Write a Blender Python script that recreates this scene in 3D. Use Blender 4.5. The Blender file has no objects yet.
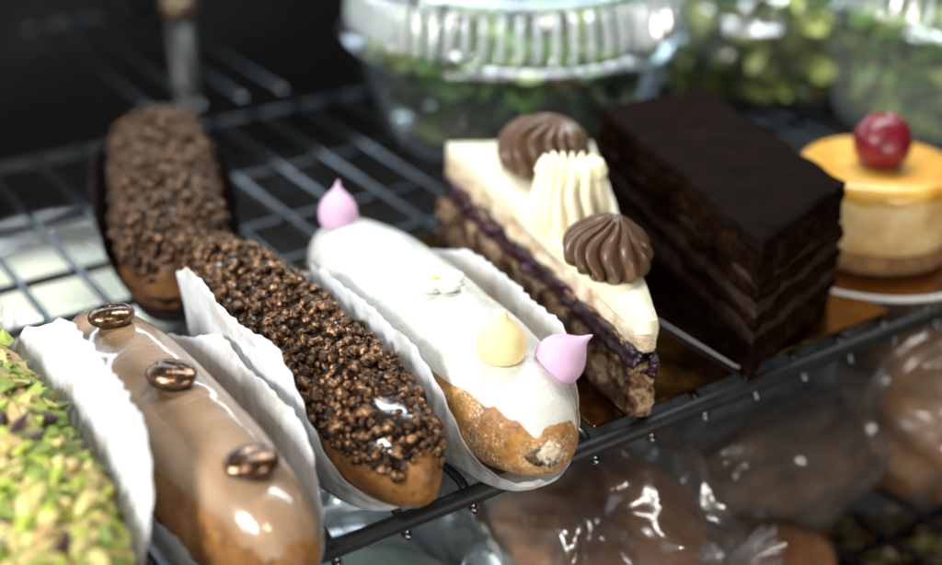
import bpy, bmesh, math, random
from mathutils import Vector, Matrix, noise
random.seed(7)
R = random.Random(11)
S = 0.01                                   # all lengths below are centimetres
PI = math.pi
C = bpy.context.scene.collection
SC = bpy.context.scene
U = (0.832, 0.555); D = (-0.555, 0.832)    # shelf directions: along the rail, and into the case
def uv(u, v, z=0.0): return (u*U[0]+v*D[0], u*U[1]+v*D[1], z)
RAIL = math.atan2(U[1], U[0])

# ------------------------------------------------------------------ materials
def nodes(name):
    m = bpy.data.materials.new(name); m.use_nodes = True
    nt = m.node_tree; b = nt.nodes['Principled BSDF']
    return m, nt, b
def coord(nt):
    return nt.nodes.new('ShaderNodeTexCoord').outputs['Object']
def ntex(nt, size, detail=4, rough=.6, dist=0., kind='noise', vec=None):
    if kind == 'noise':
        n = nt.nodes.new('ShaderNodeTexNoise'); n.inputs['Detail'].default_value = detail
        n.inputs['Roughness'].default_value = rough; n.inputs['Distortion'].default_value = dist
        out = n.outputs['Fac']
    else:
        n = nt.nodes.new('ShaderNodeTexVoronoi'); out = n.outputs['Distance']
    n.inputs['Scale'].default_value = 1/(size*S)
    nt.links.new(vec or coord(nt), n.inputs['Vector'])
    return out
def ramp(nt, fac, stops):
    r = nt.nodes.new('ShaderNodeValToRGB'); e = r.color_ramp.elements
    e[0].position = stops[0][0]; e[0].color = (*stops[0][1], 1)
    e[1].position = stops[-1][0]; e[1].color = (*stops[-1][1], 1)
    for p, c in stops[1:-1]:
        k = e.new(p); k.color = (*c, 1)
    nt.links.new(fac, r.inputs['Fac']); return r.outputs['Color']
def bump(nt, b, fac, dist, strength=1.0):
    n = nt.nodes.new('ShaderNodeBump'); n.inputs['Distance'].default_value = dist*S
    n.inputs['Strength'].default_value = strength
    nt.links.new(fac, n.inputs['Height'])
    if b.inputs['Normal'].is_linked:
        nt.links.new(b.inputs['Normal'].links[0].from_socket, n.inputs['Normal'])
    nt.links.new(n.outputs['Normal'], b.inputs['Normal'])
def mat(name, stops, size=1., rough=.5, metal=0., bumps=(), sss=0., coat=0., spec=.5, detail=5, dist=0., rvar=0., aniso=None, sssr=.3):
    m, nt, b = nodes(name)
    if isinstance(stops[0], (int, float)):
        b.inputs['Base Color'].default_value = (*stops, 1)
    else:
        b.inputs['Base Color'].default_value = (*stops[0][1], 1)
        v = None
        if aniso:
            mp = nt.nodes.new('ShaderNodeMapping'); mp.inputs['Scale'].default_value = aniso
            nt.links.new(coord(nt), mp.inputs['Vector']); v = mp.outputs['Vector']
        nt.links.new(ramp(nt, ntex(nt, size, detail, .6, dist, vec=v), stops), b.inputs['Base Color'])
    b.inputs['Roughness'].default_value = rough
    if rvar:
        mr = nt.nodes.new('ShaderNodeMapRange'); mr.inputs['To Min'].default_value = rough-rvar; mr.inputs['To Max'].default_value = rough+rvar
        mr.inputs['From Min'].default_value = .3; mr.inputs['From Max'].default_value = .7
        nt.links.new(ntex(nt, size*.7, 4), mr.inputs['Value']); nt.links.new(mr.outputs['Result'], b.inputs['Roughness'])
    b.inputs['Metallic'].default_value = metal
    b.inputs['Specular IOR Level'].default_value = spec
    if sss:
        b.inputs['Subsurface Weight'].default_value = sss
        b.inputs['Subsurface Radius'].default_value = (1, .6, .4)
        b.inputs['Subsurface Scale'].default_value = sssr*S
    if coat:
        b.inputs['Coat Weight'].default_value = coat; b.inputs['Coat Roughness'].default_value = .08
    for (sz, d, k) in bumps:
        bump(nt, b, ntex(nt, sz, 4, kind=k), d)
    return m
def clear(name, tint=(.93, .97, .97), rough=.07, haze=.05, edge=.35, bsize=None, bd=.05, lo=.06, hi=.85):
    m, nt, b = nodes(name); nt.nodes.remove(b)
    out = nt.nodes['Material Output']
    t = nt.nodes.new('ShaderNodeBsdfTransparent'); t.inputs['Color'].default_value = (*tint, 1)
    g = nt.nodes.new('ShaderNodeBsdfGlossy'); g.inputs['Roughness'].default_value = rough
    g.inputs['Color'].default_value = (.95, .97, 1, 1)
    d = nt.nodes.new('ShaderNodeBsdfDiffuse'); d.inputs['Color'].default_value = (.75, .8, .83, 1)
    lw = nt.nodes.new('ShaderNodeLayerWeight'); lw.inputs['Blend'].default_value = edge
    if bsize:
        bp = nt.nodes.new('ShaderNodeBump'); bp.inputs['Distance'].default_value = bd*S
        nt.links.new(ntex(nt, bsize, 3, .5, 1.2), bp.inputs['Height'])
        for q in (g, d, lw): nt.links.new(bp.outputs['Normal'], q.inputs['Normal'])
    m1 = nt.nodes.new('ShaderNodeMixShader'); m2 = nt.nodes.new('ShaderNodeMixShader')
    m1.inputs[0].default_value = haze
    nt.links.new(t.outputs[0], m1.inputs[1]); nt.links.new(d.outputs[0], m1.inputs[2])
    mr = nt.nodes.new('ShaderNodeMapRange'); mr.inputs['To Min'].default_value = lo; mr.inputs['To Max'].default_value = hi
    nt.links.new(lw.outputs['Fresnel'], mr.inputs['Value'])
    nt.links.new(mr.outputs['Result'], m2.inputs[0])
    nt.links.new(m1.outputs[0], m2.inputs[1]); nt.links.new(g.outputs[0], m2.inputs[2])
    nt.links.new(m2.outputs[0], out.inputs['Surface'])
    return m
def paper_mat(name, col, trans=.4):
    m, nt, b = nodes(name); nt.nodes.remove(b); out = nt.nodes['Material Output']
    c = ramp(nt, ntex(nt, .5, 5), [(.3, tuple(x*.88 for x in col)), (.7, col)])
    gx = nt.nodes.new('ShaderNodeMix'); gx.data_type = 'RGBA'; gx.blend_type = 'MULTIPLY'; gx.inputs[0].default_value = 1
    nt.links.new(c, gx.inputs[6]); nt.links.new(ramp(nt, ntex(nt, 1.5, 5, .62, .4), [(.53, (1, 1, 1)), (.60, (.86, .83, .78)), (.72, (.80, .75, .68))]), gx.inputs[7]); c = gx.outputs[2]
    d = nt.nodes.new('ShaderNodeBsdfDiffuse'); t = nt.nodes.new('ShaderNodeBsdfTranslucent'); g = nt.nodes.new('ShaderNodeBsdfGlossy')
    g.inputs['Roughness'].default_value = .45
    nt.links.new(c, d.inputs['Color']); nt.links.new(c, t.inputs['Color'])
    bp = nt.nodes.new('ShaderNodeBump'); bp.inputs['Distance'].default_value = .03*S
    nt.links.new(ntex(nt, .35, 5, .65, .6), bp.inputs['Height'])
    for q in (d, g): nt.links.new(bp.outputs['Normal'], q.inputs['Normal'])
    m1 = nt.nodes.new('ShaderNodeMixShader'); m1.inputs[0].default_value = trans
    m2 = nt.nodes.new('ShaderNodeMixShader'); m2.inputs[0].default_value = .05
    nt.links.new(d.outputs[0], m1.inputs[1]); nt.links.new(t.outputs[0], m1.inputs[2])
    nt.links.new(m1.outputs[0], m2.inputs[1]); nt.links.new(g.outputs[0], m2.inputs[2])
    nt.links.new(m2.outputs[0], out.inputs['Surface'])
    return m
M = {}
def pastry(name, lo, mid, hi, sugar, cov):
    m, nt, b = nodes(name)
    base = ramp(nt, ntex(nt, .75, 7, .68), [(.30, lo), (.5, mid), (.70, hi)])
    geo = nt.nodes.new('ShaderNodeSeparateXYZ'); nt.links.new(coord(nt), geo.inputs[0])
    def mix(fac, a, c, mode='MIX'):
        x = nt.nodes.new('ShaderNodeMix'); x.data_type = 'RGBA'; x.blend_type = mode
        if isinstance(fac, float): x.inputs[0].default_value = fac
        else: nt.links.new(fac, x.inputs[0])
        for k, v in ((6, a), (7, c)):
            if isinstance(v, tuple): x.inputs[k].default_value = (*v, 1)
            else: nt.links.new(v, x.inputs[k])
        return x.outputs[2]
    # browner baked patches and small pits
    base = mix(ramp(nt, ntex(nt, .28, 4, .7), [(.56, (0, 0, 0)), (.70, (.8, .8, .8))]), base, tuple(c*.45 for c in lo))
    pits = ramp(nt, ntex(nt, .16, kind='voronoi'), [(.06, (1, 1, 1)), (.30, (0, 0, 0))])
    base = mix(mix(1., pits, (.35, .35, .35), 'MULTIPLY'), base, lo)
    if sugar:
        sp = ramp(nt, ntex(nt, .06, 4, .75), [(.50, (0, 0, 0)), (.60, (1, 1, 1))])
        ar = ramp(nt, ntex(nt, .8, 4, .65), [(.50-cov, (0, 0, 0)), (.62-cov, (1, 1, 1))])
        base = mix(mix(1., sp, ar, 'MULTIPLY'), base, (.80, .68, .50))
    nt.links.new(base, b.inputs['Base Color'])
    b.inputs['Roughness'].default_value = .42; b.inputs['Specular IOR Level'].default_value = .4
    b.inputs['Subsurface Weight'].default_value = .08; b.inputs['Subsurface Scale'].default_value = .2*S
    bump(nt, b, ntex(nt, .45, 6, .6), .06); bump(nt, b, ntex(nt, .16, kind='voronoi'), .012); bump(nt, b, ntex(nt, .06, 3), .012)
    return m
M['pastry'] = pastry('golden_pastry', (.11, .042, .011), (.27, .118, .030), (.43, .215, .062), False, 0)
M['pastry_sugar'] = pastry('sugared_pastry', (.17, .062, .013), (.37, .170, .038), (.54, .29, .085), True, .05)
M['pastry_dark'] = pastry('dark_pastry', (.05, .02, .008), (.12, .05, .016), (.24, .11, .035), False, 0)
M['white_icing'] = mat('white_icing', [(.35, (.60, .605, .54)), (.65, (.68, .68, .615))], 1.5, .3, bumps=((1.3, .11, 'noise'), (.4, .02, 'noise'), (.12, .008, 'noise')), sss=.2, coat=.4, rvar=.12)
M['coffee_icing'] = mat('coffee_icing', [(.3, (.29, .18, .098)), (.5, (.325, .205, .115)), (.7, (.37, .24, .138))], 1.2, .3, bumps=((1.1, .05, 'noise'),), sss=.15, coat=.7, rvar=.12, aniso=(.35, 1.6, 1))
M['dark_icing'] = mat('dark_chocolate_icing', [(.3, (.012, .007, .005)), (.7, (.03, .016, .01))], .6, .15, coat=.6, bumps=((.3, .02, 'noise'),))
M['nugget'] = mat('bronze_nugget', [(.3, (.022, .010, .005)), (.46, (.070, .034, .016)), (.64, (.36, .20, .10))], .26, .22, metal=.88, bumps=((.12, .06, 'noise'),), rvar=.1)
M['nugget_shaded'] = mat('shaded_bronze_nugget', [(.3, (.015, .007, .0035)), (.48, (.055, .028, .014)), (.66, (.25, .135, .068))], .26, .36, metal=.7, bumps=((.12, .06, 'noise'),), rvar=.1)  # same bronze crunch, colour darkened to offset the rear strip's sheen
M['bronze'] = mat('bronze_bean', [(.3, (.05, .025, .013)), (.5, (.15, .08, .042)), (.7, (.36, .20, .115))], .25, .2, metal=.85, bumps=((.09, .012, 'noise'), (.45, .03, 'noise')), rvar=.08, coat=.3)
M['nut_green'] = mat('pistachio_green', [(.3, (.10, .15, .014)), (.7, (.24, .30, .04))], .25, .55, bumps=((.1, .02, 'noise'),), sss=.1)
M['nut_lime'] = mat('pistachio_lime', [(.3, (.26, .36, .024)), (.7, (.44, .50, .07))], .25, .55, bumps=((.1, .02, 'noise'),), sss=.1)
M['nut_cream'] = mat('pistachio_cream', [(.3, (.48, .38, .10)), (.7, (.66, .56, .24))], .25, .55, bumps=((.1, .02, 'noise'),), sss=.1)
M['nut_tan'] = mat('pistachio_tan', [(.3, (.36, .22, .07)), (.7, (.52, .36, .15))], .25, .5, bumps=((.1, .02, 'noise'),))
M['nut_skin'] = mat('pistachio_skin', [(.3, (.035, .012, .018)), (.7, (.09, .035, .04))], .2, .5, bumps=((.1, .02, 'noise'),))
M['paper'] = paper_mat('white_baking_paper', (.90, .91, .91), .45)
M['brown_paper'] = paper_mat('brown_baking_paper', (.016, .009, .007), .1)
M['kiss_pink'] = mat('pink_meringue', [(.3, (.62, .40, .56)), (.7, (.68, .46, .62))], .5, .5, bumps=((.1, .004, 'noise'),), sss=.3, spec=.3)
M['kiss_yellow'] = mat('yellow_meringue', [(.3, (.84, .69, .34)), (.7, (.87, .74, .41))], .5, .5, bumps=((.1, .004, 'noise'),), sss=.3, spec=.3)
M['sugar_white'] = mat('white_sugarpaste', (.82, .82, .79), 1, .45, sss=.2, bumps=((.2, .01, 'noise'),))
M['cream_smear'] = mat('cream_smear', (.62, .52, .36), 1, .4, bumps=((.15, .03, 'noise'),))
M['hole'] = mat('filling_hole', [(.3, (.05, .028, .014)), (.7, (.17, .11, .06))], .2, .6)
M['sugar_orange'] = mat('orange_sugarpaste', (.85, .42, .06), 1, .45)
M['cream'] = mat('cream_filling', [(.3, (.80, .70, .49)), (.7, (.88, .80, .62))], .7, .5, sss=.25, bumps=((.6, .05, 'noise'), (.15, .03, 'noise')))
M['cream_top'] = mat('cream_topping', [(.3, (.88, .79, .53)), (.7, (.93, .87, .66))], 1.4, .38, sss=.25, bumps=((1.2, .06, 'noise'), (.3, .012, 'noise')))
M['light_sponge'] = mat('light_sponge', [(.3, (.40, .25, .13)), (.45, (.68, .52, .34)), (.6, (.84, .74, .56))], .6, .7, bumps=((.35, .1, 'noise'), (.1, .05, 'noise')), sss=.1, spec=.2)
M['crumb'] = mat('nut_crumb_base', [(.38, (.024, .010, .006)), (.45, (.12, .058, .028)), (.52, (.25, .14, .075)), (.58, (.52, .37, .23)), (.66, (.22, .12, .06))], .55, .8, bumps=((.35, .16, 'noise'), (.1, .07, 'noise')), spec=.2, detail=7, dist=.4)
M['berry'] = mat('berry_jam', [(.38, (.005, .002, .006)), (.55, (.028, .005, .016)), (.72, (.13, .014, .035))], .4, .22, coat=.5, bumps=((.25, .08, 'noise'),))
M['rose_choc'] = mat('chocolate_buttercream', [(.3, (.085, .044, .022)), (.7, (.135, .074, .040))], .5, .32, bumps=((.25, .01, 'noise'),), sss=.06, spec=.45)
M['rose_cream'] = mat('cream_buttercream', [(.3, (.90, .82, .56)), (.7, (.93, .87, .64))], .5, .42, sss=.25)
M['sponge'] = mat('chocolate_sponge', [(.3, (.006, .0028, .0015)), (.55, (.016, .0072, .0036)), (.75, (.038, .0175, .0085))], .4, .95, bumps=((.22, .14, 'noise'), (.07, .08, 'noise')), spec=.0)
M['ganache'] = mat('chocolate_ganache_layer', [(.35, (.016, .0085, .0055)), (.7, (.044, .024, .016))], .4, .7, bumps=((.3, .05, 'noise'),), spec=.1)
M['glaze_dark'] = mat('dark_chocolate_glaze', [(.3, (.0045, .0025, .0018)), (.7, (.010, .0054, .0036))], .8, .8, bumps=((.5, .05, 'noise'), (.1, .02, 'noise')), spec=.02)
M['gold'] = mat('gold_card', [(.35, (.18, .075, .012)), (.65, (.27, .12, .021))], 2., .2, metal=1., bumps=((.8, .02, 'noise'), (2.2, .08, 'noise')), rvar=.08)
M['card_edge'] = mat('card_edge', (.5, .48, .45), 1, .35)
M['cheese'] = mat('baked_cheesecake', [(.32, (.50, .27, .08)), (.5, (.72, .49, .20)), (.68, (.82, .64, .34))], 1.3, .55, bumps=((.5, .06, 'noise'), (.12, .03, 'noise')), sss=.15)
M['glaze_yellow'] = mat('yellow_glaze', [(.3, (.52, .21, .018)), (.5, (.68, .35, .045)), (.7, (.80, .50, .12))], 1.6, .32, coat=.2, sss=.2, bumps=((.6, .04, 'noise'),))
M['biscuit'] = mat('biscuit_base', [(.3, (.16, .075, .022)), (.7, (.34, .18, .06))], .3, .8, bumps=((.2, .08, 'noise'),))
M['cherry'] = mat('dark_cherry', [(.3, (.10, .003, .008)), (.7, (.25, .010, .024))], 1., .38, coat=.12, sss=.2)
M['rail'] = mat('black_coated_rail', [(.3, (.010, .010, .010)), (.7, (.022, .021, .02))], .8, .5, bumps=((.3, .006, 'noise'),), spec=.3)
M['wire'] = mat('grey_steel_wire', [(.3, (.08, .088, .096)), (.7, (.14, .152, .165))], .8, .25, metal=1.)
M['wire_dark'] = mat('dark_steel_wire', [(.3, (.025, .027, .03)), (.7, (.05, .054, .06))], .8, .3, metal=1.)
M['stub'] = mat('bright_wire_end', (.30, .30, .30), 1, .2, metal=1.)
M['clear'] = clear('clear_plastic')
M['clear_lid'] = clear('clear_ribbed_lid', haze=.01, rough=.12, edge=.4, lo=.05, hi=.6)
M['rib'] = clear('rib_reflection_haze', haze=.55, rough=.12, edge=.4, lo=.18, hi=.9)  # white reflections of the clear ribs put into the colour as diffuse haze
M['clear_hazy'] = clear('hazy_plastic', haze=.12, rough=.15, edge=.22, lo=.06, hi=.6)
M['cellophane'] = clear('cellophane', tint=(.96, .96, .95), rough=.16, haze=.04, edge=.3, lo=.06, hi=.55)
M['leaf_a'] = mat('salad_leaf', [(.3, (.07, .15, .015)), (.7, (.18, .33, .035))], 1., .4, bumps=((.4, .05, 'noise'),), sss=.05)
M['leaf_b'] = mat('salad_leaf_pale', [(.3, (.30, .38, .06)), (.7, (.56, .60, .20))], 1., .4, bumps=((.4, .05, 'noise'),), sss=.05)
M['leaf_c'] = mat('salad_leaf_dark', [(.3, (.015, .04, .008)), (.7, (.04, .085, .015))], 1., .4)
M['leaf_d'] = mat('salad_root_brown', [(.3, (.10, .045, .02)), (.7, (.2, .10, .04))], 1., .4)
M['olive_mix'] = mat('olive_green_mix', [(.3, (.10, .095, .03)), (.7, (.26, .23, .09))], 1., .5)
M['bread'] = mat('brown_loaf', [(.3, (.11, .045, .018)), (.55, (.20, .085, .035)), (.75, (.34, .17, .075))], 2.2, .5, bumps=((.9, .1, 'noise'),))
M['bun'] = mat('tan_bun', [(.3, (.17, .075, .028)), (.55, (.33, .165, .065)), (.75, (.52, .33, .16))], 2.6, .45, bumps=((.9, .08, 'noise'),))
M['darkloaf'] = mat('dark_rye_loaf', [(.3, (.05, .032, .02)), (.5, (.12, .068, .036)), (.7, (.24, .13, .065))], 2.2, .5, bumps=((.9, .1, 'noise'),))
M['custard'] = mat('pale_cream_dessert', [(.3, (.74, .73, .58)), (.7, (.86, .86, .74))], 2., .35, sss=.1, bumps=((1.4, .1, 'noise'),), coat=.4)
M['mint'] = mat('pale_mint_cream', [(.3, (.42, .50, .40)), (.7, (.62, .68, .54))], 2., .4, bumps=((1.4, .1, 'noise'),))
M['panel'] = mat('dark_back_panel', [(.3, (.003, .003, .003)), (.7, (.006, .0055, .005))], 8., .6, spec=.2)
M['floor'] = mat('dark_shelf_floor', [(.3, (.012, .011, .010)), (.7, (.03, .026, .022))], 6., .45)
M['post'] = mat('grey_post', (.02, .02, .019), 1, .4, metal=.4)
M['brass'] = mat('brass_cap', (.12, .085, .05), 1, .35, metal=.7)

# ------------------------------------------------------------------ building helpers
def mesh_obj(name, V, F, mats, parent=None, idx=None, smooth=True):
    me = bpy.data.meshes.new(name)
    me.from_pydata([(x*S, y*S, z*S) for x, y, z in V], [], F)
    for m in (mats if isinstance(mats, (list, tuple)) else [mats]): me.materials.append(m)
    if idx: me.polygons.foreach_set('material_index', idx)
    me.polygons.foreach_set('use_smooth', [smooth]*len(me.polygons))
    me.update()
    o = bpy.data.objects.new(name, me); C.objects.link(o)
    if parent: o.parent = parent
    return o
def recalc(o):
    bm = bmesh.new(); bm.from_mesh(o.data); bmesh.ops.recalc_face_normals(bm, faces=bm.faces); bm.to_mesh(o.data); bm.free(); return o
def thing(name, label, cat, loc=(0, 0, 0), rotz=0., group=None):
    o = bpy.data.objects.new(name, None); C.objects.link(o); o.empty_display_size = .01
    o.location = [c*S for c in loc]; o.rotation_euler = (0, 0, rotz)
    return tag(o, label, cat, group)
def tag(o, label, cat, group=None, kind=None):
    o['label'] = label; o['category'] = cat
    if group: o['group'] = group
    if kind: o['kind'] = kind
    return o
def put(o, loc, rotz=0., rot=None):
    o.location = [c*S for c in loc]; o.rotation_euler = rot or (0, 0, rotz); return o
def ico(sub):
    bm = bmesh.new(); bmesh.ops.create_icosphere(bm, subdivisions=sub, radius=1)
    v = [p.co.copy() for p in bm.verts]; f = [[q.index for q in p.verts] for p in bm.faces]; bm.free(); return v, f
ICO1, ICO2, ICO3, ICO4, ICO6 = ico(1), ico(2), ico(3), ico(4), ico(6)
def fbm(x, y, z, sc, o=3): return noise.fractal(Vector((x*sc, y*sc, z*sc)), 1., 2., o)
def grid_faces(n, m, close=True, off=0):
    F = []
    for i in range(n-1):
        for j in range(m if close else m-1):
            a = off+i*m+j; b = off+i*m+(j+1) % m
            F.append((a, b, b+m, a+m))
    return F
def tube(path, r, seg=10, caps=True):
    V = []; F = []
    P = [Vector(p) for p in path]; n = len(P)
    for i, p in enumerate(P):
        t = (P[min(i+1, n-1)]-P[max(i-1, 0)]).normalized()
        a = t.cross(Vector((0, 0, 1)))
        if a.length < 1e-3: a = t.cross(Vector((1, 0, 0)))
        a.normalize(); b = a.cross(t)
        rr = r[i] if isinstance(r, (list, tuple)) else r
        for j in range(seg):
            w = 2*PI*j/seg
            V.append(tuple(p+a*rr*math.cos(w)+b*rr*math.sin(w)))
    F = grid_faces(n, seg)
    if caps:
        F.append(tuple(range(seg))[::-1]); F.append(tuple((n-1)*seg+j for j in range(seg)))
    return V, F
def lathe(prof, seg=64, rfun=None):
    V = []
    for i, (r, z) in enumerate(prof):
        for j in range(seg):
            w = 2*PI*j/seg; rr, zz = (rfun(r, z, w, i) if rfun else (r, z))
            V.append((rr*math.cos(w), rr*math.sin(w), zz))
    return V, grid_faces(len(prof), seg)
def box(x0, x1, y0, y1, z0, z1):
    V = [(x, y, z) for z in (z0, z1) for x, y in ((x0, y0), (x1, y0), (x1, y1), (x0, y1))]
    return V, [(3, 2, 1, 0), (4, 5, 6, 7), (0, 1, 5, 4), (1, 2, 6, 5), (2, 3, 7, 6), (3, 0, 4, 7)]
def bevel(o, w, seg=3):
    m = o.modifiers.new('bevel', 'BEVEL'); m.width = w*S; m.segments = seg; m.limit_method = 'ANGLE'; return o

# ------------------------------------------------------------------ eclairs
class Ec:
    def __init__(s, a, b, h, seed, p=3.2): s.a, s.b, s.h, s.seed, s.p = a, b, h, seed, p
    def k(s, x): return max(0., 1-abs(x/s.a)**s.p)**.5
    def top(s, x, y):
        k = s.k(x); zc = s.h*.45
        if k < 1e-4: return zc
        q = min(1., abs(y)/(s.b*k))
        z = zc+(s.h-zc)*k**.75*max(0., 1-q**2.3)**(1/2.1)
        return z+s.lump(x, y, z)
    def lump(s, x, y, z): return .07*fbm(x+s.seed*9, y, 0, .35, 2)
    def body(s, parent, m):
        N, K = 72, 56; V = []
        for i in range(N+1):
            x = s.a*math.sin((i/N-.5)*PI*.9995); k = s.k(x); zc = s.h*.45
            for j in range(K):
                w = 2*PI*j/K; c, sn = math.cos(w), math.sin(w)
                y = s.b*k*math.copysign(abs(c)**.9, c)
                z = zc+((s.h-zc)*k**.75*abs(sn)**.95 if sn > 0 else -(zc-.05)*k**.6*abs(sn)**.75)
                n = s.lump(x, y, z)+.02*fbm(x, y, z+s.seed, 2.2, 3)
                V.append((x+.3*n, y*(1+.25*n), z+n if sn > 0 else max(.04, z+.3*n)))
        F = grid_faces(N+1, K); F.append(tuple(range(K))[::-1]); F.append(tuple(N*K+j for j in range(K)))
        return recalc(mesh_obj('pastry_shell', V, F, m, parent))
    def outline(s, w, ax, by, wav=.04):
        c, sn = math.cos(w), math.sin(w)
        f = 1+wav*fbm(2*c+s.seed*3.1, 2*sn*1.4, .5, .9, 3)
        return ax*math.copysign(abs(c)**.62, c)*(1+.35*(f-1)), by*math.copysign(abs(sn)**.62, sn)*f*1.0
    def icing(s, parent, m, fx=.93, fy=.9, th=.16, name='icing', shift=0., wav=.05, lean=0.):
        NR, K = 26, 160; V = [(0, 0, s.top(0, 0)+th)]; F = []
        for r in range(1, NR+1):
            q = (r/NR); q = 1-(1-q)**1.5
            for j in range(K):
                w = 2*PI*j/K; x, y = s.outline(w, s.a*fx, s.b*fy, wav); gg = 1+.03*noise.noise(Vector((math.cos(w)*5, math.sin(w)*5, s.seed))); x *= gg; y *= gg
                x = x*q+shift*q; y = y*q
                if y < 0: y *= 1-lean*max(0., min(1., x/s.a*1.8-.35))
                kk = s.k(x)*s.b*.97
                if abs(y) > kk: y = math.copysign(kk, y)
                e = max(0., 1-q**9)**.5
                V.append((x, y, s.top(x, y)+th*e-.03*(1-e)+.035*fbm(x, y, s.seed, .8, 3)*e))
        for j in range(K): F.append((0, 1+j, 1+(j+1) % K))
        F += grid_faces(NR, K, True, 1)
        return recalc(mesh_obj(name, V, F, m, parent))
    def scatter(s, n, fx, fy, dmin, rnd, wav=.05, edge=.1):
        P = []; cell = {}
        tries = 0
        while len(P) < n and tries < n*60:
            tries += 1
            w = rnd.random()*2*PI; q = rnd.random()**.5
            ox, oy = s.outline(w, s.a*fx, s.b*fy, wav)
            # uniform in the plan rectangle, kept when it falls inside the outline
            x = (rnd.random()*2-1)*s.a*fx; y = (rnd.random()*2-1)*s.b*fy*1.05
            if abs(x/(s.a*fx))**s.p+abs(y/(s.b*fy))**s.p > 1+edge*(rnd.random()-.5)*2: continue
            if abs(y) > s.k(x)*s.b*.985: continue
            z = s.top(x, y)
            key = (int(x//dmin), int(y//dmin), int(z//dmin)); ok = True
            for i in (-1, 0, 1):
                for j in (-1, 0, 1):
                    for k in (-1, 0, 1):
                        for p in cell.get((key[0]+i, key[1]+j, key[2]+k), ()):
                            if (p[0]-x)**2+(p[1]-y)**2+(p[2]-z)**2 < dmin*dmin: ok = False
            if not ok: continue
            cell.setdefault(key, []).append((x, y, z)); P.append((x, y, z))
        return P

def nuggets(P, rmin, rmax, lift, parent, name, mats, rnd, weights=None, squash=(.7, 1.), T=ICO2, rough=.35, flat=False):
    V = []; F = []; I = []
    for (x, y, z) in P:
        r = rmin+(rmax-rmin)*rnd.random()**1.6; o = len(V)
        sc = Vector((rnd.uniform(.75, 1.25 if not flat else 1.7), rnd.uniform(.75, 1.15), rnd.uniform(*squash)))
        M3 = Matrix.Rotation(rnd.random()*6.3, 3, 'Z') @ Matrix.Rotation((rnd.random()-.5)*1.6, 3, 'X') @ Matrix.Rotation((rnd.random()-.5)*1.6, 3, 'Y')
        sd = Vector((rnd.random()*50, rnd.random()*50, rnd.random()*50))
        for v in T[0]:
            d = 1+rough*noise.noise(v*1.3+sd)*1.3+rough*.5*noise.noise(v*3.1+sd)
            p = M3 @ Vector((v.x*sc.x, v.y*sc.y, v.z*sc.z))*r*d
            V.append((x+p.x, y+p.y, z+p.z+lift*r))
        F += [tuple(i+o for i in f) for f in T[1]]
        mi = rnd.choices(range(len(mats)), weights)[0] if weights else 0
        I += [mi]*len(T[1])
    o = mesh_obj(name, V, F, mats, parent, I, smooth=not flat)
    return o

def paper_case(a, b, hl, hr, seed, m, name='paper_case', fl=.35, flr=None, front=.35, off=0., ex=1.3):
    """pleated paper boat: flat base, fluted walls that drop towards the ends; hl / hr = wall heights on the +y / -y side"""
    K = 420; NH = 14; V = []; F = []
    def outl(w, A, B):
        c, sn = math.cos(w), math.sin(w)
        if c > 0: return A*abs(c)**.85, B*math.copysign(abs(sn)**.72, sn)
        return -A*abs(c)**.45, B*math.copysign(abs(sn)**.45, sn)
    # arc-length so that pleats are even
    pts = [outl(2*PI*i/4000, a, b) for i in range(4001)]
    L = [0.]
    for i in range(4000): L.append(L[-1]+math.dist(pts[i], pts[i+1]))
    tot = L[-1]; ws = []; k = 0
    for j in range(K):
        t = tot*j/K
        while L[k+1] < t: k += 1
        ws.append(2*PI*(k+(t-L[k])/max(1e-9, L[k+1]-L[k]))/4000)
    def sm(e0, e1, x):
        t = max(0., min(1., (x-e0)/(e1-e0))); return t*t*(3-2*t)
    for i in range(NH+1):
        q = i/NH
        for j in range(K):
            w = ws[j]; x0, y0 = outl(w, a*.98, b*.93); s_ = tot*j/K
            H = hl if y0 > 0 else hr
            side = abs(math.sin(w))
            ht = H*(.72*sm(-a*1.02, -a*.88, x0)+.28*sm(-a*.95, -a*.45, x0))*(1-(1-front)*sm(a*.42, a*.98, x0))
            ht = max(.12, ht)*(1+.05*fbm(s_*.5, seed*7, 0, 1.1, 2)+.006*math.sin(s_*9+seed))
            z = .02+ht*q
            ph = s_*2*PI/.45+1.6*fbm(s_*.35, seed, q*.4, 1, 2)
            fl_ = ((flr if (flr is not None and y0 < 0) else fl)*q**(2.4 if (flr is not None and y0 < 0) else ex))*(ht/H)
            pl = (.034*q+.010)*(math.asin(math.sin(ph)*.98)/1.37)*(.25+1.2*abs(fbm(s_*.3, seed*3+5, 0, 1., 2)))+.12*q*fbm(s_*.35, q*1.5, seed*2, 1, 3)+.07*q*(1-min(1., abs(noise.noise(Vector((s_*.5+seed*3, q*1.1, seed))))*3.))
            # outward normal in plan, superellipse approx.
            nx, ny = x0/(a*a), y0/(b*b); ax_ = abs(x0/a)**3; ay_ = abs(y0/b)**3.4
            n = Vector((math.copysign(ax_/a, x0), math.copysign(ay_/b, y0)));  n.normalize()
            bg = (b*.07+.16)*sm(0, 1.1, z)
            V.append((x0+n.x*(abs(fl_)*.4+pl+bg)+off, y0+n.y*(fl_+pl+bg), z))
    F = grid_faces(NH+1, K)
    c = len(V); V.append((off, 0, .03))
    for r in range(1, 3):
        pass
    for j in range(K): F.append((c, (j+1) % K, j))
    o = mesh_obj(name, V, F, m)
    sd = o.modifiers.new('solid', 'SOLIDIFY'); sd.thickness = .012*S; sd.offset = 0
    return o

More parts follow.
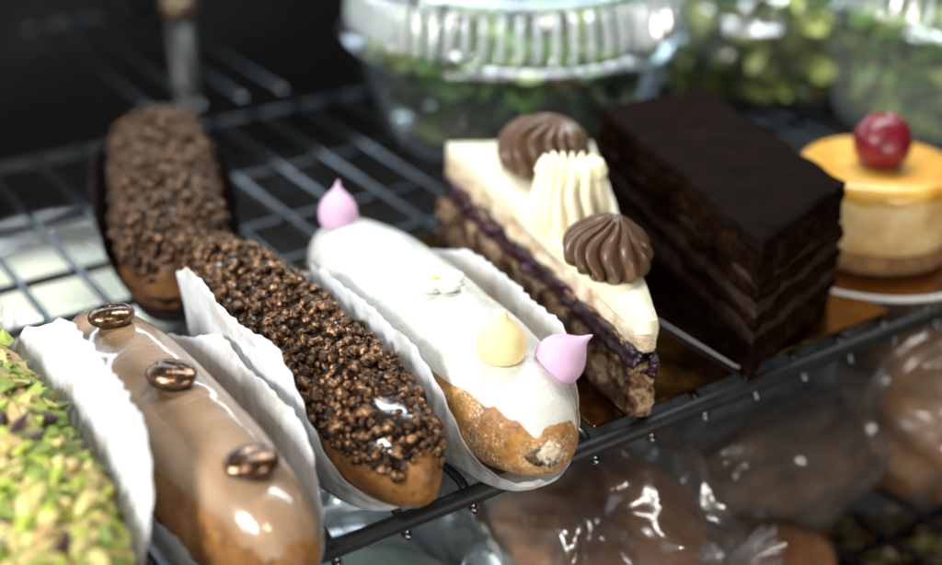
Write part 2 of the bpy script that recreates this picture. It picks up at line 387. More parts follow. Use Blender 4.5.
def frame(near, far):
    n, f = Vector(near), Vector(far); c = (n+f)/2; d = n-f
    return (c.x, c.y), math.atan2(d.y, d.x), d.length/2
def kiss(name, r, h, lean, m, parent, loc, rot=(0, 0, 0)):
    prof = [(0, 0), (.75, .0), (.93, .08), (1., .25), (.97, .42), (.86, .58), (.68, .72), (.45, .84), (.27, .93), (.17, 1.0), (.11, 1.08), (.06, 1.15), (0.001, 1.19)]
    # resample smoothly
    P = []
    for i in range(len(prof)-1):
        for t in range(4):
            u = t/4; p0 = prof[max(0, i-1)]; p1 = prof[i]; p2 = prof[i+1]; p3 = prof[min(len(prof)-1, i+2)]
            f = lambda k: .5*(2*p1[k]+(p2[k]-p0[k])*u+(2*p0[k]-5*p1[k]+4*p2[k]-p3[k])*u*u+(3*p1[k]-p0[k]-3*p2[k]+p3[k])*u**3)
            P.append((max(0.0005, f(0)), f(1)))
    P.append(prof[-1])
    V, F = lathe([(r_*r, z*h) for r_, z in P], 40)
    V = [(x+lean[0]*(max(0, z/h-.6)**1.7), y+lean[1]*(max(0, z/h-.6)**1.7), z) for x, y, z in V]
    o = mesh_obj(name, V, F, m, parent); put(o, loc, rot=rot); return recalc(o)

ZW = .27      # top of the wires
# ---- coffee eclair
(cc, cr, ca) = frame((-3.57, 22.8), (-10.67, 33.3))
e = Ec(ca, 1.52, 3.05, 1)
t = thing('iced_eclair', 'eclair with tan coffee icing and three bronze chocolate beans on top', 'eclair', (*cc, ZW), cr)
e.body(t, M['pastry']); e.icing(t, M['coffee_icing'], .968, .94, .15, wav=.05, lean=.20)
for (bx, by, s_, rz) in ((4.3, .02, .57, .6), (.3, -.08, .57, -.3), (-3.6, -.08, .53, .4)):
    V = []
    for v in ICO4[0]:
        d = 1+.05*noise.noise(v*1.5+Vector((bx, 0, 0)))
        z = v.z*.52*d
        if v.z > 0: z -= .10*math.exp(-(v.y/.16)**2)*max(0, 1-v.x*v.x)*v.z
        V.append((v.x*s_*1.12*d, v.y*s_*.95*d, z*s_*1.0))
    o = mesh_obj('chocolate_bean', V, [tuple(f) for f in ICO4[1]], M['bronze'], t)
    put(o, (bx, by, e.top(bx, by)+.15+s_*.40), rz+.9)
tag(put(paper_case(5.2, 1.48, 2.75, 1.1, 1, M['paper'], fl=.38, flr=-.15, off=.6, front=.15), (*cc, ZW-.0), cr), 'white paper case holding the eclair with tan icing and bronze beans', 'paper case', 'white pleated paper cases')
# ---- chocolate crunch eclair in the front row
(xc, xr, xa) = frame((-1.0, 26.2), (-8.4, 38.0))
e2 = Ec(xa, 1.5, 2.9, 2)
t = thing('crunch_eclair', 'chocolate eclair covered in bronze crunch nuggets, in a white paper case', 'eclair', (*xc, ZW), xr, 'eclairs coated in bronze crunch')
e2.body(t, M['pastry']); e2.icing(t, M['dark_icing'], .96, .97, .13)
P = e2.scatter(1500, .965, .99, .165, R)
P = [p for p in P if not (p[0] > xa*.70 and (p[0]-xa*.80)**2/1.0+(p[1]+.15)**2/.16 < 1 and R.random() < .7)]
P2 = [(x, y, z+.16) for (x, y, z) in P if R.random() < .33 and x < xa*.7]
o = nuggets(P+P2, .07, .20, .75, t, 'nugget_coating', [M['nugget']], R); o['kind'] = 'stuff'
tag(put(paper_case(5.2, 1.66, 2.5, 3.7, 2, M['paper'], fl=.3, flr=.12, off=.6, front=.12), (*xc, ZW), xr), 'white paper case holding the front eclair covered in bronze crunch', 'paper case', 'white pleated paper cases')
# ---- white eclair
(wc, wr, wa) = frame((2.1, 27.5), (-4.45, 39.1))
e3 = Ec(wa, 1.9, 3.1, 3)
t = thing('iced_eclair', 'white iced eclair topped with pink and yellow meringue kisses and a flower', 'eclair', (*wc, ZW), wr)
e3.body(t, M['pastry_sugar']); e3.icing(t, M['white_icing'], .968, .90, .17, wav=.06, lean=.20)
k = kiss('meringue_kiss', .58, 1.15, (.10, .25), M['kiss_pink'], t, (-5.15, -.3, e3.top(-5.15, -.3)+.13), (0.0, -.12, 0)); k['label'] = 'pink kiss at the far end of the icing'
k = kiss('meringue_kiss', .64, 1.10, (.05, .1), M['kiss_yellow'], t, (4.35, -.25, e3.top(4.35, -.25)+.12), (0, .05, 0)); k['label'] = 'pale yellow kiss'
k = kiss('meringue_kiss', .64, 1.12, (.1, .5), M['kiss_pink'], t, (5.05, .75, e3.top(5.05, .75)+.05), (-.75, .25, 0)); k['label'] = 'pink kiss leaning at the near end'
def shell_point(e_, y, z):                # outermost x of the shell at that y, z and the outward normal there
    def E(x, y, z):
        kk = max(1e-3, e_.k(x)); zc = e_.h*.45
        return (y/(e_.b*kk))**2+((z-zc)/((zc-.05)*kk**.6))**2
    lo, hi = 0., e_.a*.9999
    for _ in range(40):
        mid = (lo+hi)/2
        lo, hi = (mid, hi) if E(mid, y, z) < 1 else (lo, mid)
    g = Vector((E(lo+.01, y, z)-E(lo-.01, y, z), E(lo, y+.01, z)-E(lo, y-.01, z), E(lo, y, z+.01)-E(lo, y, z-.01)))
    return lo, g.normalized()
for nm, sx, sz, mk, py, pz in (('cream_smear', .26, .34, 'cream_smear', -.22, 1.52), ('filling_hole', .24, .22, 'hole', -.50, 1.42)):
    V = [(v.x*sx*(1+.9*noise.noise(v*2.4+Vector((3, 1, 0)))), v.y*sz*(1+.9*noise.noise(v*2+Vector((7, 1, 0)))), v.z*.035) for v in ICO3[0]]
    o = mesh_obj(nm, V, [tuple(f) for f in ICO3[1]], M[mk], t)
    px, nn = shell_point(e3, py, pz)
    put(o, (px+nn.x*.05, py+nn.y*.05, pz+nn.z*.05)); o.rotation_euler = nn.to_track_quat('Z', 'Y').to_euler()
fo = thing('sugar_flower', '', ''); 
for q in ('label', 'category'): del fo[q]
fo.parent = t; put(fo, (.55, -.05, e3.top(.55, -.05)+.17), rot=(-.1, .0, .3))
for j in range(5):
    w = 2*PI*j/5
    V = [(v.x*.40, v.y*.35, v.z*.18+.12*max(0, v.x)) for v in ICO3[0]]
    put(mesh_obj('petal', V, [tuple(f) for f in ICO3[1]], M['sugar_white'], fo), (.43*math.cos(w), .43*math.sin(w), .06), w)
V = [(v.x*.20, v.y*.17, v.z*.10) for v in ICO3[0]]
put(mesh_obj('flower_centre', V, [tuple(f) for f in ICO3[1]], M['sugar_orange'], fo), (0, 0, .12))
tag(put(paper_case(5.25, 1.86, 2.75, 3.25, 3, M['paper'], fl=.3, flr=.1, front=.07, off=.8), (*wc, ZW), wr), 'white paper case holding the white iced eclair with meringue kisses', 'paper case', 'white pleated paper cases')
# ---- pistachio eclair
(pc, prr, pa) = frame((-7.42, 20.77), (-14.32, 31.87))
e4 = Ec(pa, 1.64, 3.1, 4)
t = thing('pistachio_eclair', 'eclair covered in chopped green pistachio nuts', 'eclair', (*pc, ZW), prr)
e4.body(t, M['pastry']); e4.icing(t, M['nut_skin'], .95, .95, .10)
P = e4.scatter(2200, .97, .99, .13, R); P2 = [(x, y, z+.15) for (x, y, z) in P if R.random() < .35]
o = nuggets(P+P2, .04, .31, .6, t, 'chopped_pistachios', [M[k] for k in ('nut_green', 'nut_lime', 'nut_cream', 'nut_tan', 'nut_skin')], R, [.24, .20, .31, .18, .07], squash=(.4, .8), T=ICO1, rough=.8, flat=True); o['kind'] = 'stuff'
tag(put(paper_case(5.3, 1.66, 4.1, 2.6, 4, M['paper'], fl=.72, off=.85, ex=3.2), (*pc, ZW), prr), 'white paper case holding the eclair covered in chopped pistachios', 'paper case', 'white pleated paper cases')
# ---- crunch eclair behind, in brown paper
(bc, br, ba) = frame((-8.75, 36.4), (-11.9, 49.0))
e5 = Ec(ba, 1.72, 2.9, 5, 7.)
t = thing('crunch_eclair', 'crunch coated eclair in a dark brown paper case on the bare wires behind', 'eclair', (*bc, ZW), br, 'eclairs coated in bronze crunch')
e5.body(t, M['pastry_dark']); e5.icing(t, M['nugget_shaded'], .992, .985, .13)
P = e5.scatter(1000, .975, .995, .22, R); P += [(x, y, z+.18) for (x, y, z) in P if R.random() < .25]
o = nuggets(P, .09, .23, .7, t, 'nugget_coating', [M['nugget_shaded']], R); o['kind'] = 'stuff'
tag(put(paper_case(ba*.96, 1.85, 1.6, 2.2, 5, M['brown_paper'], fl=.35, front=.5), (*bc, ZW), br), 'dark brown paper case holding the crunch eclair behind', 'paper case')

# ------------------------------------------------------------------ cakes
def prism(poly, z0, z1, cuts, amp, sc, seed, name, m, parent, sidepush=0., topamp=.3, round_=0.):
    bm = bmesh.new()
    lo = [bm.verts.new((x, y, z0(x, y))) for x, y in poly]; hi = [bm.verts.new((x, y, z1(x, y))) for x, y in poly]
    n = len(poly)
    bm.faces.new(lo[::-1]); bm.faces.new(hi)
    for i in range(n): bm.faces.new((lo[i], lo[(i+1) % n], hi[(i+1) % n], hi[i]))
    long = [q for q in bm.edges if (q.verts[0].co-q.verts[1].co).xy.length > .5]
    bmesh.ops.subdivide_edges(bm, edges=long, cuts=cuts, use_grid_fill=True)
    vert = [q for q in bm.edges if abs(q.verts[0].co.z-q.verts[1].co.z) > .25 and (q.verts[0].co-q.verts[1].co).xy.length < .2]
    if vert: bmesh.ops.subdivide_edges(bm, edges=vert, cuts=7, use_grid_fill=True)
    bmesh.ops.triangulate(bm, faces=[f for f in bm.faces if len(f.verts) > 4])
    bm.normal_update()
    for v in bm.verts:
        c = v.co; n_ = v.normal.copy(); d = fbm(c.x+seed*3, c.y, c.z*1.6, sc, 4)
        k = topamp if abs(n_.z) > .8 else 1.
        v.co = c+n_*(amp*d*k+(sidepush if abs(n_.z) < .5 else 0))
    V = [tuple(v.co) for v in bm.verts]; bm.verts.index_update()
    F = [tuple(q.index for q in f.verts) for f in bm.faces]; bm.free()
    return mesh_obj(name, V, F, m, parent)

ZC = ZW+.16
# slice of berry cheesecake
TIP = (4.8, 31.15); BL = (-.8, 42.3); BR = (3.95, 42.3)
T1 = (4.35, 31.25); T2 = (4.82, 31.3)
def shr(f, base=0.): # outline grown/shrunk about its middle; base pushes the cut face out
    cx, cy = 2.7, 38.0
    P = [((x-cx)*f+cx-SX, (y-cy)*f+cy-SY) for x, y in (BL, T1, T2, BR)]
    P[0] = (P[0][0]-base*.88, P[0][1]-base*.45); P[1] = (P[1][0]-base*.6, P[1][1]-base*.3); return P
SX, SY = 2.65, 38.6
t = thing('cake_slice', 'wedge of berry layer cake with cream top and three piped rosettes', 'cake slice', (SX, SY, ZC))
def lv(f):   # layer level: lower at the tip
    def g(x, y):
        s_ = max(0, min(1, (y+SY-31.)/11.4)); H = 2.75+.75*s_**.7
        return H*f+.10*fbm(x, y, f*9, .5, 3)*(0 if f in (0,) else 1)
    return g
pl = shr(1.0)
prism(shr(1., .32), lambda x, y: 0., lv(.50), 44, .20, 1.4, 1, 'crumb_base', M['crumb'], t)
prism(shr(.99, .14), lv(.45), lv(.70), 40, .26, 1.9, 2, 'berry_layer', M['berry'], t)
prism(shr(.99, .08), lv(.62), lv(.70), 44, .13, 1.4, 3, 'crumb_layer', M['crumb'], t)
prism(pl, lv(.67), lv(.90), 44, .15, 1.2, 4, 'sponge_layer', M['light_sponge'], t, topamp=.35)
top_ = prism(shr(1.012), lambda x, y: lv(1.0)(x, y)-.42, lambda x, y: lv(1.0)(x, y)+.05, 44, .05, .8, 5, 'cream_topping', M['cream_top'], t, topamp=.5)
# berries oozing along the cut face and at the tip
BV = []; BF = []
CL = [R.random() for _ in range(6)]
for i in range(54):
    q = max(0., min(1., CL[i % 6]+R.gauss(0, .05))); bx = TIP[0]+(BL[0]-TIP[0])*q-SX; by = TIP[1]+(BL[1]-TIP[1])*q-SY
    if i < 16: q = R.random()*.04; bx = TIP[0]-SX+R.uniform(-.05, .10); by = TIP[1]-SY+R.uniform(.02, .7)
    s_ = R.uniform(.07, .15) if i < 16 else R.uniform(.10, .26); z = lv(.57)(bx, by)+R.gauss(0, .13)-(.25*R.random() if i < 16 else 0)
    o_ = len(BV)
    BV += [tuple(Vector((bx, by, z))+v*(s_*(1+.3*noise.noise(v*1.5+Vector((i, 0, 0)))))) for v in ICO2[0]]
    BF += [tuple(a_+o_ for a_ in f) for f in ICO2[1]]
o = mesh_obj('berries', BV, BF, M['berry'], t); o['kind'] = 'stuff'
def rosette(name, r, h, nrib, twist, depth, m, parent, loc, rot, spike=0., fallen=.0, seed=0):
    NP, K = 44, nrib*12; V = []
    for i in range(NP+1):
        q = i/NP
        # dome profile: foot tucked in, belly, rounded top with a dip
        a_ = q*PI*.93
        rr = r*(math.sin(a_*.96+.25)**.8 if a_*.96+.25 < PI else 0.02)
        zz = h*(1-math.cos(a_))/2*1.0
        if spike > .3:
            if q < .72: rr = r*(.80+.20*math.sin(q/.72*PI*.9+.2)); zz = h*q/.72*.82
            else: rr = r*(.90-(q-.72)/.28*.55); zz = h*(.82+.18*math.sin((q-.72)/.28*PI*.75))
        elif q > .86: zz += spike*((q-.86)/.14)
        for j in range(K):
            w = 2*PI*j/K
            ph = nrib*(w)/2; rb = abs(math.cos(ph))**.8
            dd = depth*(1-rb**.75)*min(1, q*5+.2)*(1+.5*noise.noise(Vector((math.cos(w)*2+seed, math.sin(w)*2, q*2))))
            rad = max(.02, rr*(1-dd)); ww = w+twist*(q+.35*math.sin(q*6.))+.20*noise.noise(Vector((math.cos(w)+seed, math.sin(w), q*1.5)))
            z2 = zz+(spike*1.2*rb*(max(0., 1-abs(q-.80)/.2)*.9 if spike > .3 else (q > .7)*(q-.7)*2))+.05*r*noise.noise(Vector((math.cos(w)*1.5, math.sin(w)*1.5, seed+q)))
            V.append((rad*math.cos(ww), rad*math.sin(ww), z2))
    F = grid_faces(NP+1, K); F.append(tuple(range(K))[::-1]); F.append(tuple(NP*K+j for j in range(K)))
    o = mesh_obj(name, V, F, m, parent); put(o, loc, rot=rot); return recalc(o)
def topz(x, y): return lv(1.0)(x-SX, y-SY)
for (x, y, r, h, nb, tw, dp, mk, rot, sp, lab) in (
    (2.2, 39.9, 1.5, 2.0, 15, 1.3, .30, 'rose_choc', (-.1, .1, 0), 0., 'chocolate rosette at the wide end'),
    (2.85, 36.6, 1.2, 1.75, 17, .15, .2, 'rose_cream', (-.1, .05, .3), .45, 'cream white rosette'),
    (3.65, 34.0, 1.28, 1.5, 13, .9, .36, 'rose_choc', (.12, .1, .4), .12, 'chocolate rosette near the tip')):
    o = rosette('piped_rosette', r, h, nb, tw, dp, M[mk], t, (x-SX, y-SY, topz(x, y)-.08), rot, sp, seed=x*7); o['label'] = lab

# dark chocolate cake
A, B_, C_, D_ = (7.8, 33.3), (11.15, 37.6), (8.1, 46.2), (4.4, 44.3)
QX, QY = 7.9, 40.5
t = thing('cake_slice', 'tall dark chocolate layer cake slice on a gold card', 'cake slice', (QX, QY, ZC))
def quad(f): return [((x-QX)*f, (y-QY)*f) for x, y in (A, B_, C_, D_)]
zs = [0, .95, 1.4, 1.85, 2.25, 2.7, 2.85, 3.8]
for i in range(7):
    sp = i % 2 == 0
    z0, z1 = zs[i], zs[i+1]
    prism(quad(1. if sp else .992), lambda x, y, z0=z0: z0-.02+.06*fbm(x, y, z0, .5, 2), lambda x, y, z1=z1: z1+.06*fbm(x, y, z1, .5, 2), 30, .17 if sp else .10, .9, 10+i, 'sponge_layer' if sp else 'ganache_layer', M['sponge' if sp else 'ganache'], t)
prism(quad(1.01), lambda x, y: 3.78, lambda x, y: 4.12+.05*fbm(x, y, 3, .3, 2), 30, .14, .7, 30, 'chocolate_glaze', M['glaze_dark'], t, topamp=.6)
# mini cheesecake
t = thing('mini_cheesecake', 'small round baked cheesecake with yellow glaze and a dark cherry', 'cheesecake', (13.5, 42.2, ZC))
rf = lambda am: (lambda r, z, w, i: (r*(1+am*fbm(math.cos(w)*2, math.sin(w)*2, z, .9, 3)), z))
V, F = lathe([(.01, .0), (2.55, 0), (2.68, .12), (2.66, .45), (2.6, .62), (.01, .62)], 96, rf(.02)); recalc(mesh_obj('biscuit_base', V, F, M['biscuit'], t))
V, F = lathe([(.01, .6), (2.5, .6), (2.62, .8), (2.66, 1.3), (2.64, 1.9), (2.6, 2.5), (2.5, 2.72), (.01, 2.75)], 96, rf(.02)); recalc(mesh_obj('cheesecake_body', V, F, M['cheese'], t))
def drip(r, z, w, i): return (r*(1+.012*fbm(math.cos(w)*2, math.sin(w)*2, z, .9, 3)), z+(.22*fbm(math.cos(w)*3, math.sin(w)*3, 1, 1, 2) if i <= 2 else 0))
V, F = lathe([(2.60, 2.35), (2.625, 2.42), (2.635, 2.52), (2.60, 2.74), (2.48, 2.88), (2.3, 2.95), (1.5, 2.92), (.6, 2.88), (.01, 2.87)], 96, drip); recalc(mesh_obj('yellow_glaze', V, F, M['glaze_yellow'], t))
V = [(v.x*.95*(1+.05*noise.noise(v*1.5)), v.y*.95*(1+.05*noise.noise(v*1.5)), v.z*.97*(1-.22*math.exp(-((v.x-.1)**2+v.y**2)/.06)*(v.z > 0))) for v in ICO4[0]]
put(mesh_obj('cherry', V, [tuple(f) for f in ICO4[1]], M['cherry'], t), (-.08, -.25, 3.72))
# gold cards
def card(u0, u1, v0, v1, lab):
    V, F = box(-(u1-u0)/2, (u1-u0)/2, -(v1-v0)/2, (v1-v0)/2, 0, .12)
    o = mesh_obj('cake_card', V, F, M['gold'], smooth=False); bevel(o, .03, 2)
    x, y, _ = uv((u0+u1)/2, (v0+v1)/2); put(o, (x, y, ZW+.01), RAIL); return tag(o, lab, 'cake card', 'gold cake cards')
card(19.75, 24.75, 23.75, 36.6, 'flat gold card under the berry layer cake slice')
o = card(25.05, 31.4, 23.85, 37.0, 'flat gold card under the dark chocolate cake')
V, F = tube([(-3.2, 6.5, .14), (-3.2, -6.45, .14), (-3.1, -6.6, .14), (-2.7, -6.62, .14)], .03, 8)
mesh_obj('card_rim', V, F, M['card_edge'], o)
V, F = lathe([(.01, 0), (3.95, 0), (4.0, .05), (4.0, .1), (3.85, .13), (.01, .13)], 96); o = recalc(mesh_obj('cake_card', V, F, M['gold'])); put(o, (13.5, 42.0, ZW+.01)); tag(o, 'round gold card with pale rim under the mini cheesecake', 'cake card', 'gold cake cards')
V, F = lathe([(3.86, .06), (4.02, .02), (4.1, .1), (4.02, .18), (3.86, .14), (3.86, .06)], 96); recalc(mesh_obj('card_rim', V, F, M['card_edge'], o))

# ------------------------------------------------------------------ wire shelves
def rack(name, label, u0, u1, v0, v1, z, bars, rail=True, pitch=1.94, ph=13.72, wr=.13, overhang=.25):
    t = thing(name, label, 'wire shelf', (0, 0, z))
    k = math.ceil((u0-ph)/pitch)
    while ph+k*pitch < u1:
        u = ph+k*pitch; k += 1
        path = [uv(u, v1, .12)]+[uv(u, v0+(v1-v0)*q, .12) for q in (.75, .5, .25, .03)]
        if rail: path += [uv(u, v0+.55, .10), uv(u, v0+.25, -.08), uv(u, v0+.05, -.3), uv(u, v0-.03, -.42)]
        else: path += [uv(u, v0, .12)]
        V, F = tube(path, wr, 10); w = mesh_obj('wire', V, F, M['wire'], t)
        if rail:
            V, F = tube([uv(u, v0-.02, -.36), uv(u, v0-.06, -.50)], [wr*1.0, wr*.75], 10); mesh_obj('wire_end', V, F, M['stub'], w)
    for v in bars:
        V, F = tube([uv(u0, v, -.16), uv((u0+u1)/2, v, -.16), uv(u1, v, -.16)], .16, 10); mesh_obj('crossbar', V, F, M['wire_dark'], t)
    if rail:
        V, F = tube([(u0, 0, -.04), ((u0+u1)/2, 0, -.04), (u1, 0, -.04)], .235, 20)
        o = mesh_obj('front_rail', V, F, M['rail'], t)
        x, y, _ = uv(0, v0+.06); put(o, (x, y, 0), RAIL)
    return t
rack('wire_shelf', 'black wire shelf with a dark front rail carrying the cakes', -6, 62, 23.4, 52.2, 0, (29.5, 38.4, 41.5, 46.0, 52.2))
rack('wire_shelf', 'dark wire shelf at the back beyond the carrying shelf', 18, 27.2, 53.0, 70, .3, (70.,), rail=False)
rack('wire_shelf', 'lower wire shelf beneath the front rail holding wrapped bread', -2, 62, 14, 70, -9.0, (14, 24, 36, 50, 64), rail=False)

# ------------------------------------------------------------------ plastic tubs, salads, bags
def leaves(name, n, cx, cy, rad, z0, z1, mats, wts, size, label, seed, flare=0., cat='salad'):
    rnd = random.Random(seed); V = []; F = []; I = []
    for _ in range(n):
        q = rnd.random(); z = z0+(z1-z0)*q; rr = (rad+flare*q)*rnd.random()**.4; w = rnd.random()*2*PI
        p = Vector((cx+rr*math.cos(w), cy+rr*math.sin(w), z)); L = rnd.uniform(.6, 1.3)*size; W = L*rnd.uniform(.35, .6)
        M3 = Matrix.Rotation(rnd.random()*6.3, 3, 'Z') @ Matrix.Rotation(rnd.uniform(-1.3, 1.3), 3, 'X') @ Matrix.Rotation(rnd.uniform(-.9, .9), 3, 'Y')
        o = len(V); cu = rnd.uniform(-.5, .5)
        for i in range(6):
            t_ = i/5; wd = W*math.sin(PI*min(.97, t_*.94+.05))**.7
            for j in (-1, -.5, 0, .5, 1):
                v = M3 @ Vector(((t_-.5)*2*L, wd*j, cu*L*((t_-.5)**2)*2+.25*W*abs(j)+.12*W*math.sin(t_*9+j*4)))
                V.append(tuple(p+v))
        g = grid_faces(6, 5, False, o); F += g; I += [rnd.choices(range(len(mats)), wts)[0]]*len(g)
    ob = mesh_obj(name, [(x-cx, y-cy, z) for x, y, z in V], F, mats, None, I); put(ob, (cx, cy, 0))
    return tag(ob, label, cat, kind='stuff')
LM = [M[k] for k in ('leaf_a', 'leaf_b', 'leaf_c', 'leaf_d')]
def tub(loc, rb, rt, hb, hl, nrib, label, group, ribd=.10, lidmat='clear_lid', dome=.9, bodymat='clear'):
    t = thing('plastic_tub', label, 'plastic tub', loc, 0, group)
    V, F = lathe([(.05, .02), (rb*.8, .02), (rb, .1), (rb+.15, .35), ((rb+rt)/2, hb*.5), (rt-.1, hb-.1), (rt+.25, hb), (rt+.3, hb+.1)], 288)
    if bodymat != 'clear':
        V = [(x*(1+.018*math.cos(36*math.atan2(y, x))), y*(1+.018*math.cos(36*math.atan2(y, x))), z) for x, y, z in V]
    o = mesh_obj('tub_body', V, F, M[bodymat], t)
    prof = []; n = 10
    prof += [(rt+.32, hb+.0), (rt+.40, hb+.08), (rt+.40, hb+.22), (rt+.28, hb+.3), (rt-.05, hb+.36), (rt-.12, hb+.5)]
    for i in range(n+1):
        q = i/n; prof.append((rt-.15-.35*q, hb+.55+hl*q))
    k0, k1 = 6, 6+n
    zt = hb+.55+hl
    prof += [(rt-.65, zt+.12), (rt-.95, zt+.16), (rt-1.15, zt+.05), (rt-1.6, zt+.0), (rt*.5, zt+dome*.25), (.05, zt+dome*.3)]
    def rib(r, z, w, i):
        if k0 <= i <= k1:
            q = (i-k0)/(k1-k0); e = math.sin(PI*min(1, max(0, q*.9+.05)))**.4
            return r+ribd*e*(max(0., math.cos(nrib*w))**.6*2-.6), z
        return r, z
    V, F = lathe(prof, nrib*8, rib)
    I = [1 if (k0 <= i < k1 and math.cos(nrib*2*PI*(j+.5)/(nrib*8)) > .1) else 0 for i in range(len(prof)-1) for j in range(nrib*8)]
    mesh_obj('ribbed_lid', V, F, [M[lidmat], M['rib']], t, I)
    return t
tub((1.75, 54.2, ZW), 5.2, 6.75, 4.1, 1.75, 60, 'round clear plastic tub with a ribbed lid behind the berry layer cake', 'clear plastic salad tubs', .2)
leaves('green_salad', 620, 1.75, 54.2, 4.3, .9, 4.9, LM, (.38, .18, .36, .08), .95, 'green leaf salad inside the ribbed tub behind the berry cake', 3, flare=1.0)
tub((20.0, 55.0, ZW), 4.3, 5.2, 4.6, 2.2, 44, 'clear plastic tub of greens behind the mini cheesecake', 'clear plastic salad tubs', .12, bodymat='clear_hazy')
leaves('green_salad', 900, 20.0, 55.0, 3.6, .7, 4.6, LM, (.34, .48, .12, .06), .75, 'green salad inside the clear tub behind the mini cheesecake', 5, flare=.9)
def film(loc, rx, ry, rz_, seed, label, amp=.16, sc=.55, name='clear_bag', m='cellophane', rotz=0., knot=True, group='clear bags of food', sub=ICO6):
    t = thing(name, label, 'bag', loc, rotz, group)
    V = []
    for v in sub[0]:
        wv = v+Vector((noise.noise(v*1.5+Vector((seed, 9, 0))), noise.noise(v*1.5+Vector((seed, 0, 9))), 0))*.5
        g = 0.
        for sc_, am_ in ((1.5, .9), (3.2, .6), (7., .16)):
            g += am_*(1-abs(noise.noise(Vector((wv.x*sc_*.45+wv.z*sc_*.3, wv.y*sc_*1.5+wv.x*sc_*.4, wv.z*sc_))+Vector((seed*5, 0, 0))))*2.2)
        d = .96+amp*.45*g+amp*.5*noise.noise(v*2.7+Vector((seed, 3, 0)))
        V.append((v.x*rx*d, v.y*ry*d, max(-.85, v.z)*rz_*d+rz_*.85))
    mesh_obj('film', V, [tuple(f) for f in sub[1]], M[m], t)
    if knot:
        # gathered neck at one end
        P = [(1.02*rx+q*1.6, .2*q, rz_*.85+.3*q) for q in (-.35, 0, .3, .7, 1.)]
        V, F = lathe([(1.2, -.8), (.55, 0), (.35, .5), (.7, 1.1), (1.1, 1.7)], 60, lambda r, z, w, i: (r*(1+.25*math.sin(9*w)), z))
        o = mesh_obj('gathered_neck', V, F, M[m], t); put(o, (rx*.95, 0, rz_*.9), rot=(0, 1.2, 0))
    return t
def loaf(loc, rx, ry, rz_, seed, label, m, name='bread_loaf', cat='bread', rotz=0., group=None):
    V = []
    for v in ICO4[0]:
        d = 1+.09*noise.noise(v*1.6+Vector((seed*4, 0, 0)))+.03*noise.noise(v*4+Vector((seed, 0, 0)))
        p = Vector((math.copysign(abs(v.x)**.8, v.x), math.copysign(abs(v.y)**.8, v.y), v.z))
        V.append((p.x*rx*d, p.y*ry*d, max(-.7, p.z)*rz_*d+rz_*.7))
    o = mesh_obj(name, V, [tuple(f) for f in ICO4[1]], M[m]); put(o, loc, rotz)
    return tag(o, label, cat, group)
# behind: bag of pale greens between the tubs
leaves('green_salad', 620, 13.3, 60.5, 4.6, .8, 5.2, LM, (.22, .58, .14, .06), .85, 'pale yellow green salad in the clear bag between two tubs', 9)
film((13.3, 60.5, ZW), 5.4, 4.8, 3.3, 2, 'clear bag of pale greens between the two plastic tubs', rotz=.5, knot=False)
# lower shelf
ZL = -8.7
loaf((3.6, 34.0, ZL), 3.9, 3.2, 3.2, 1, 'brown loaf in the clear bag beneath the white iced eclair', 'bread', rotz=-.5, group='wrapped loaves on the lower shelf')
film((3.6, 34.0, ZL), 4.3, 3.6, 3.7, 1, 'glinting clear bag round the brown loaf beneath the white eclair', rotz=-.5, amp=.26)
loaf((10.2, 39.6, ZL), 5.6, 1.9, 2.1, 2, 'dark long loaf in the clear bag beneath the chocolate cake', 'darkloaf', rotz=.62, group='wrapped loaves on the lower shelf')
film((10.2, 39.4, ZL), 6.0, 2.7, 2.8, 3, 'glinting clear bag round the dark loaf beneath the chocolate cake', rotz=.62, amp=.26)
loaf((9.0, 34.6, ZL), 2.6, 1.7, 1.5, 7, 'small dark roll in front of the long dark loaf on the lower shelf', 'bread', 'bread_roll', 'bread roll', rotz=.5)
loaf((17.0, 42.6, ZL), 3.9, 3.4, 3.6, 3, 'tan bun in the clear bag under the round card', 'bun', 'bread_bun', 'bun', group='wrapped loaves on the lower shelf')
film((17.0, 42.6, ZL), 4.3, 3.8, 4.0, 4, 'clear bag round the tan bun under the cheesecake', rotz=1., amp=.24, knot=False)
leaves('green_salad', 1300, 14.6, 37.4, 3.4, ZL-2.4, ZL-.9, [M['olive_mix'], M['leaf_d']], (.7, .3), .38, 'yellow green salad showing under the lower shelf wires', 12)
t = tub((-2.9, 30.6, ZL), 3.2, 3.9, 3.6, .9, 30, 'clear tub with beaded rim beneath the bronze crunch eclair', 'clear tubs on the lower shelf', .14)
V, F = lathe([(.01, 3.3), (1.2, 3.4), (2.6, 3.2), (3.5, 2.6), (3.4, 1.2), (3.0, .4), (.01, .4)], 64, rf(.04)); o = recalc(mesh_obj('mint_cream', V, F, M['mint'])); put(o, (-2.9, 30.6, ZL)); tag(o, 'pale mint cream filling the clear tub with beaded rim', 'dessert')
t = tub((-17.4, 52.6, ZL), 4.8, 5.6, 2.4, .5, 40, 'clear tub of pale cream beneath the bare wires', 'clear tubs on the lower shelf', .1, lidmat='clear')
V, F = lathe([(.01, 2.2), (2., 2.25), (4.2, 2.1), (5.1, 1.7), (4.9, .4), (.01, .4)], 64, rf(.04)); o = recalc(mesh_obj('cream_dessert', V, F, M['custard'])); put(o, (-17.4, 52.6, ZL)); tag(o, 'pale cream dessert filling the tub beneath the bare wires', 'dessert')
loaf((-21.6, 47.4, ZL), 3.2, 3.0, 2.8, 5, 'brown bun below the wires beside the tub of pale cream', 'bun', 'bread_bun', 'bun')

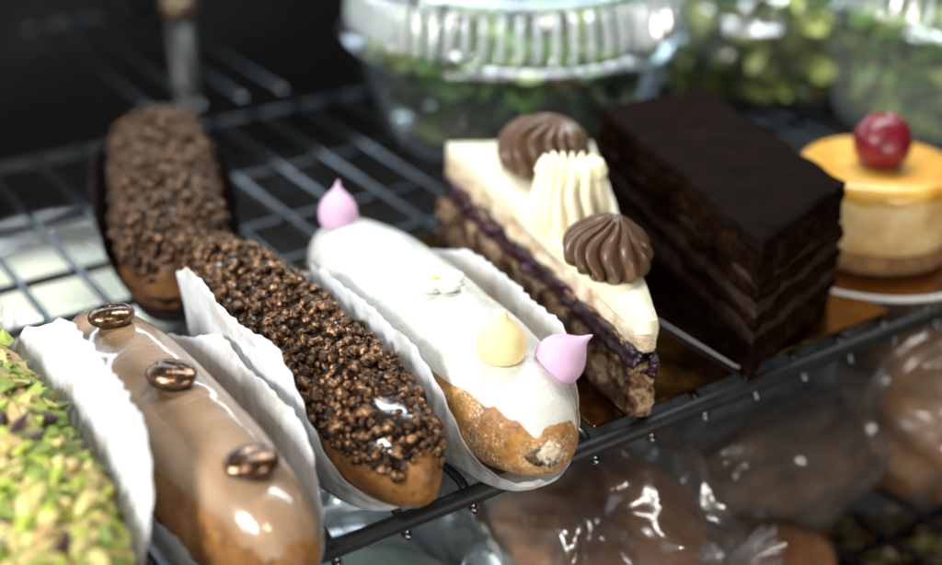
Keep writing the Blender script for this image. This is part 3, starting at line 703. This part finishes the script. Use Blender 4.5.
# ------------------------------------------------------------------ the case itself
V, F = box(-60, 90, -30, 62, -.4, 0); o = mesh_obj('ground', V, F, M['floor'], smooth=False); x, y, _ = uv(20, 40); put(o, (x, y, -14), RAIL); o['kind'] = 'structure'
V, F = box(-70, 100, 0, .8, -20, 70); o = mesh_obj('back_panel', V, F, M['panel'], smooth=False); x, y, _ = uv(20, 80); put(o, (x, y, 0), RAIL); tag(o, 'dark back panel of the display case', 'panel')
t = thing('shelf_post', 'thin grey upright post with a brass cap behind the shelf', 'post', (-12.9, 59.5, -11.2))
V, F = tube([(0, 0, 0), (0, 0, 7), (0, 0, 14.6)], .55, 20); mesh_obj('post_shaft', V, F, M['post'], t)
V, F = lathe([(.01, 14.5), (.6, 14.5), (.8, 14.8), (.82, 15.3), (.5, 15.7), (.01, 15.8)], 24); mesh_obj('post_cap', V, F, M['brass'], t)

# ------------------------------------------------------------------ light
def area(name, loc, target, w, h, power, col, spread=180):
    l = bpy.data.lights.new(name, 'AREA'); l.shape = 'RECTANGLE'; l.size = w*S; l.size_y = h*S; l.energy = power; l.color = col; l.spread = math.radians(spread)
    o = bpy.data.objects.new(name, l); C.objects.link(o); o.location = [c*S for c in loc]
    o.rotation_euler = (Vector(target)-Vector(loc)).to_track_quat('-Z', 'Y').to_euler(); return o
area('key_lamp', (-33, 6, 25), (-5, 31, 1), 13, 13, 2.8, (.97, .985, 1.))
area('shop_window', (4, -46, 12), (2, 40, 0), 70, 44, .95, (.90, .96, 1.))
area('case_strip_lamp', (12, 54, 38), (10, 58, 0), 50, 4, 2.4, (.88, .95, 1.), 150)
x, y, _ = uv(20, 78.5); area('rear_strip_lamp', (x, y, 19.5), (x-D[0]*10, y-D[1]*10, 19.5), 95, 4.5, 1.4, (.74, .89, 1.))
area('added_lower_fill', (22, 6, 3), (9, 38, -8), 10, 5, .55, (1., .93, .84))  # added fill to brighten the wrapped loaves, not a fitting of the case
area('added_lower_fill', (4, 2, -6), (-3.2, 31, -7.2), 5, 3, .22, (.92, 1., .97), 22)  # added narrow fill that lifts the mint tub, no real lamp
area('added_lower_fill', (-42, 44, 20), (-18, 53.5, -7), 8, 8, .24, (1., .95, .86), 40)  # added fill aimed at the pale cream tub, no real lamp
area('spot_lamp', (-13, 2, 40), (0, 32, 0), 2.5, 2.5, .27, (1., .93, .84))
area('spot_lamp', (-8, 0, 42), (2, 32, 0), 2.5, 2.5, .27, (1., .93, .84))
w = bpy.data.worlds.new('World'); SC.world = w; w.use_nodes = True
w.node_tree.nodes['Background'].inputs[0].default_value = (.7, .8, .9, 1); w.node_tree.nodes['Background'].inputs[1].default_value = .009

# ------------------------------------------------------------------ camera
cam = bpy.data.cameras.new('camera'); co = bpy.data.objects.new('camera', cam); C.objects.link(co)
co.location = (0, 0, 20*S); co.rotation_euler = (PI/2-math.atan(685/1370), 0, 0)
cam.sensor_width = 36; cam.lens = 1370/942*36; cam.clip_start = .01; cam.clip_end = 20
cam.dof.use_dof = True; cam.dof.focus_distance = .345; cam.dof.aperture_fstop = 5.2
SC.camera = co
SC.view_settings.view_transform = 'Standard'; SC.view_settings.look = 'None'; SC.view_settings.exposure = .14; SC.view_settings.gamma = 1
SC.render.engine = 'CYCLES'
SC.cycles.max_bounces = 10; SC.cycles.transparent_max_bounces = 24; SC.cycles.caustics_reflective = False; SC.cycles.caustics_refractive = False
SC.cycles.use_denoising = True
